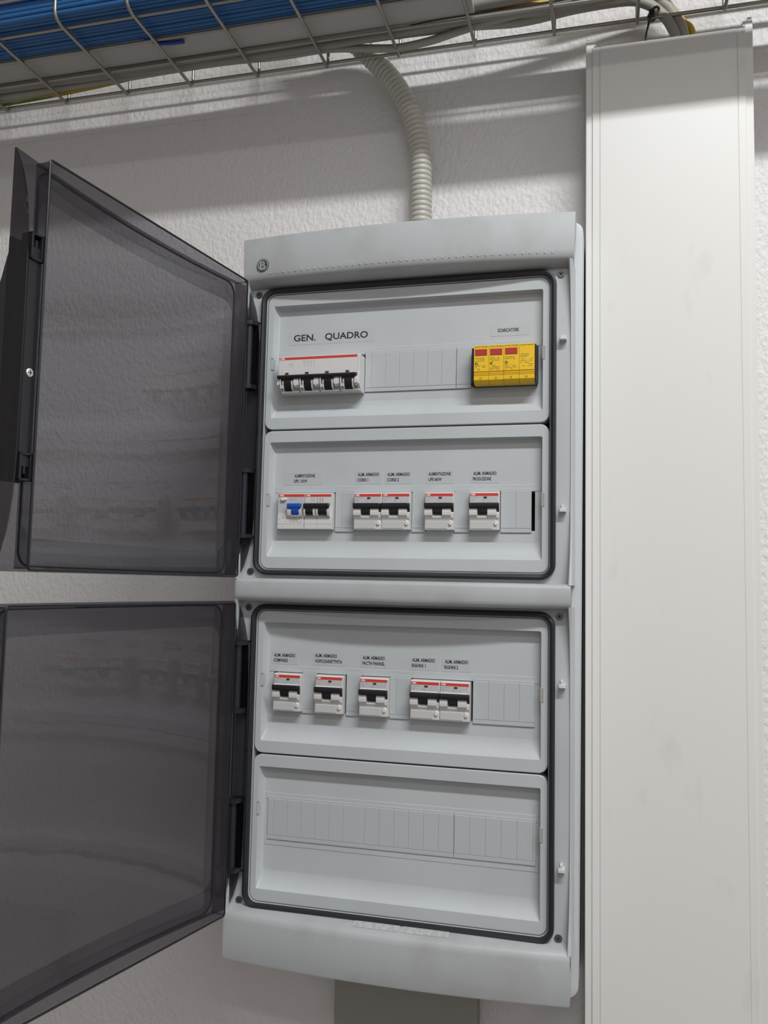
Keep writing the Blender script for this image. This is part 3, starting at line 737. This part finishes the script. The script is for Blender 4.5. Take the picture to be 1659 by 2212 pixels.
# cables in the tray -----------------------------------------------------
def cable(path, r, m, name, label, cat='cable', group=None, n=8):
    p = smoothpath(path, 6)
    o = MB().tube(p, r, n).build(name, m, loc=path[0], smooth=60)
    return tag(o, label, cat, group)
def run(y, z, wob, r, x0=-1450, x1=1880, step=170):
    pts = []; x = x0; a = random.uniform(0, 6); b_ = random.uniform(0, 6)
    while x <= x1:
        pts.append((x, y + wob * math.sin(a + x / 230.0), z + wob * .4 * (1 + math.sin(b_ + x / 190.0)))); x += step
    return pts
GB = 'blue data cables bundled in the tray'
lay = []
for i in range(11): lay.append((-37.5 - i * 6.4, ZT + 6.2))
for i in range(11): lay.append((-40.5 - i * 6.2, ZT + 12.4))
for i in range(11): lay.append((-38 - i * 6.3, ZT + 18.6))
for i in range(4): lay.append((-100 + i * 7, ZT + 24.6))
for i, (y, z) in enumerate(lay):
    top = z > ZT + 17
    cable(run(y, z, 1.0, 3.1), 3.1, 'cblue', 'data_cable', 'blue data cable lying among identical ones in the wire tray', group=GB)
cable([(-1450, -99, 738), (-800, -99, 737), (-520, -100, 736), (-430, -99, 739), (-300, -98, 744), (-100, -97, 748), (300, -98, 746), (1880, -98, 745)], 4.5, 'cblue2', 'data_cable', 'deep blue cable on top of the lighter blue bundle, front of tray')
for i, (y, z, r, m, lb) in enumerate(((-96, 748, 5.5, 'cgrey2', 'pale grey cable just above the deep blue one at the front of the tray'),
                                      (-90, 758, 6, 'cgrey', 'uppermost grey cable at the front of the tray, top left'),
                                      (-80, 752, 6, 'cgrey2', 'grey cable behind the pale grey one at the front of the tray'))):
    cable([(-1450, y, z - 3), (-700, y, z - 2), (-520, y, z - 1), (-420, y, z + 3), (-300, y + 4, z + 8), (0, y, z + 8), (1880, y, z + 8)], r, m, 'power_cable', lb)
cable([(-352, -40, 712), (-338, -33, 707.5), (-326, -26, 705.6), (-312, -23, 705.4), (-294, -22, 705.6)], 2.7, 'cblue2', 'data_cable', 'short cut end of a blue cable poking out beside the flat trunk')
# flat trunk lying in the tray between the two bundles
tag(MB().box(-1450, 80, -31, 12, 709, 722, c=1.5).build('flat_trunk', 'flat', loc=(-600, -9, 709)), 'flat light grey trunk lying in the tray between blue and grey cables', 'cable trunking')
# grey cables at the back of the tray
def wav(L):
    a = random.uniform(0, 6)
    return [(x, y + 1.4 * math.sin(a + x / 90.0), z + 1.2 * math.sin(a * 2 + x / 130.0)) for x, y, z in L]
GG = 'grey power cables at the back of the tray'
back = [([(-1450, 22, 712), (-610, 22, 712), (-302, 22, 713), (-60, 22, 714), (0, 18, 716), (120, 12, 719), (400, 5, 722), (1880, 0, 722)], 6.0, 'cgrey', 'power_cable', 'thick grey cable running right beside the flat grey trunk in the tray'),
        ([(-1450, 32, 712), (-610, 31, 712), (-302, 33, 712), (-100, 34, 711), (60, 32, 715), (180, 30, 716), (400, 26, 716), (1880, 20, 718)], 5.5, 'cgrey', 'power_cable', 'second thick grey cable from the flat trunk, bottom of the tray'),
        ([(-1450, 43, 712), (-610, 42, 711), (-302, 45, 714), (-190, 45, 712), (-120, 44, 713), (-62, 46, 707), (-24, 47, 703.5), (18, 46, 706), (60, 42, 711), (120, 38, 717), (300, 30, 725)], 5.0, 'cgrey2', 'power_cable', 'grey cable sagging below the tray between the corrugated conduit and the trunking'),
        ([(-1450, 52, 712), (-700, 52, 711), (-480, 48, 716), (-302, 40, 720), (-100, 30, 724), (200, 20, 727), (500, 12, 737), (1880, 10, 737)], 4.5, 'cgrey2', 'power_cable', 'thinner grey cable over the yellow-green one at the tray back'),
        ([(-1450, 27, 722), (-300, 27, 722), (-50, 26, 724), (150, 22, 728), (400, 20, 728), (1880, 24, 728)], 5.5, 'cgrey', 'power_cable', 'grey cable of the upper layer at the tray back'),
        ([(-1450, 57, 708), (-720, 57, 709), (-631, 54, 707), (-552, 53, 708), (-476, 51, 710), (-417, 48, 713), (-366, 44, 717), (-316, 38, 721), (-260, 30, 726), (-150, 25, 731)], 4.0, 'earth', 'earth_cable', 'yellow-green striped earth cable at the left back of the tray'),
        ([(-1450, 24, 731), (-300, 28, 731), (-60, 33, 726), (0, 32, 724), (100, 30, 727), (200, 42, 728), (250, 40, 738), (420, 38, 748), (1880, 36, 748)], 3.4, 'cyel', 'earth_cable', 'thin yellow cable glimpsed among the grey ones near the tray middle'),
        ([(-1450, 36, 722), (-400, 36, 723), (-200, 42, 722), (40, 44, 718), (130, 55, 718), (200, 60, 727), (260, 65, 731), (284, 66, 724), (300, 66, 710), (312, 66, 692), (320, 66, 660), (322, 66, 560)], 6.2, 'cgrey2', 'power_cable', 'grey cable bending down into the white trunking, held by the black tie'),
        ([(-1450, 14, 732), (-400, 16, 732), (-160, 30, 730), (60, 34, 724), (150, 48, 724), (230, 58, 735), (280, 66, 738), (304, 68, 726), (318, 68, 706), (327, 67, 684), (331, 66, 640), (332, 66, 560)], 6.2, 'cgrey2', 'power_cable', 'outer grey cable bending down into the white trunking beside the yellow one'),
        ([(180, 60, 748), (270, 70, 750), (298, 72, 738), (314, 73, 718), (326, 74, 700), (338, 74, 680), (342, 74, 600), (342, 74, 560)], 4.5, 'cyel', 'earth_cable', 'yellow cable dropping behind the grey ones into the white trunking')]
for p_, r_, m_, n_, lb in back: cable(wav(p_), r_, m_, n_, lb, n=12)
# black tie with its tail
tie = MB()
tie.tube([(x_, y_, z_) for x_, y_, z_ in [(292 + 8.5 * math.cos(a) * .75, 62 + 12 * math.sin(a), 708 + 8 * math.cos(a) * .5) for a in [2 * PI * i / 16 for i in range(16)]]], 1.6, 6, closed=True)
tie.box(286, 292.5, 46, 51, 697, 705, c=.6)
tie.tube([(290, 48, 701), (286, 50, 690), (283, 52, 678), (281, 54, 664)], [1.7, 1.5, 1.2, .9], 6)
tag(tie.build('cable_tie', 'tie', loc=(290, 55, 700)), 'black cable tie with a hanging tail at the top of the white trunking', 'cable tie')

# ------------------------------------------------------------------ board lamp and added fill
def lamp(x, y, L, power, col, label, wd=110):
    t = empty('ceiling_lamp', (x, y, ZC), label, 'lamp')
    b = MB().box(x - L / 2, x + L / 2, y - 60, y + 60, ZC - 30, ZC); b.box(x - L / 2, x - L / 2 + 20, y - 30, y + 30, ZC - 55, ZC - 30); b.box(x + L / 2 - 20, x + L / 2, y - 30, y + 30, ZC - 55, ZC - 30)
    b.build('lamp_body', 'lampbody', t, (x, y, ZC))
    ld = bpy.data.lights.new('tube_light', 'AREA'); ld.shape = 'RECTANGLE'; ld.size = (L - 60) / 1000; ld.size_y = wd / 1000
    ld.energy = power; ld.color = col
    lo = bpy.data.objects.new('tube_light', ld); C.objects.link(lo)
    lo.parent = t; lo.location = (0, 0, -.062)
    return t
lamp(900, -1150, 1300, 46, (.985, .995, 1), 'long ceiling lamp in front of the board')
lamp(700, -2200, 1300, 12, (1, .96, .92), 'long ceiling lamp at the back of the room')  # unseen fill, added to lift the ambient light and soften shadows
wd = bpy.data.worlds.new('World'); bpy.context.scene.world = wd; wd.use_nodes = True
wd.node_tree.nodes['Background'].inputs[0].default_value = (.5, .5, .5, 1); wd.node_tree.nodes['Background'].inputs[1].default_value = .2

# ------------------------------------------------------------------ camera
cam = bpy.data.cameras.new('camera'); co = bpy.data.objects.new('camera', cam); C.objects.link(co)
cam.sensor_fit = 'HORIZONTAL'; cam.sensor_width = 36; cam.lens = 1850.98557 / 1659 * 36
cam.clip_start = .01; cam.clip_end = 50
R = ((0.96722, -0.25394, 0.00111), (0.25309, 0.96362, -0.08596), (0.02076, 0.08342, 0.9963))
mt = Matrix(((R[0][0], R[0][2], -R[0][1], .23874313), (R[1][0], R[1][2], -R[1][1], -.97524249), (R[2][0], R[2][2], -R[2][1], 1.6 + .00975605), (0, 0, 0, 1)))
co.matrix_world = mt
sc = bpy.context.scene; sc.camera = co
sc.view_settings.view_transform = 'Standard'; sc.view_settings.look = 'None'; sc.view_settings.gamma = 1; sc.view_settings.use_curve_mapping = False
sc.view_settings.exposure = 0.0
sc.cycles.transparent_max_bounces = 24; sc.cycles.max_bounces = 8; sc.cycles.diffuse_bounces = 5
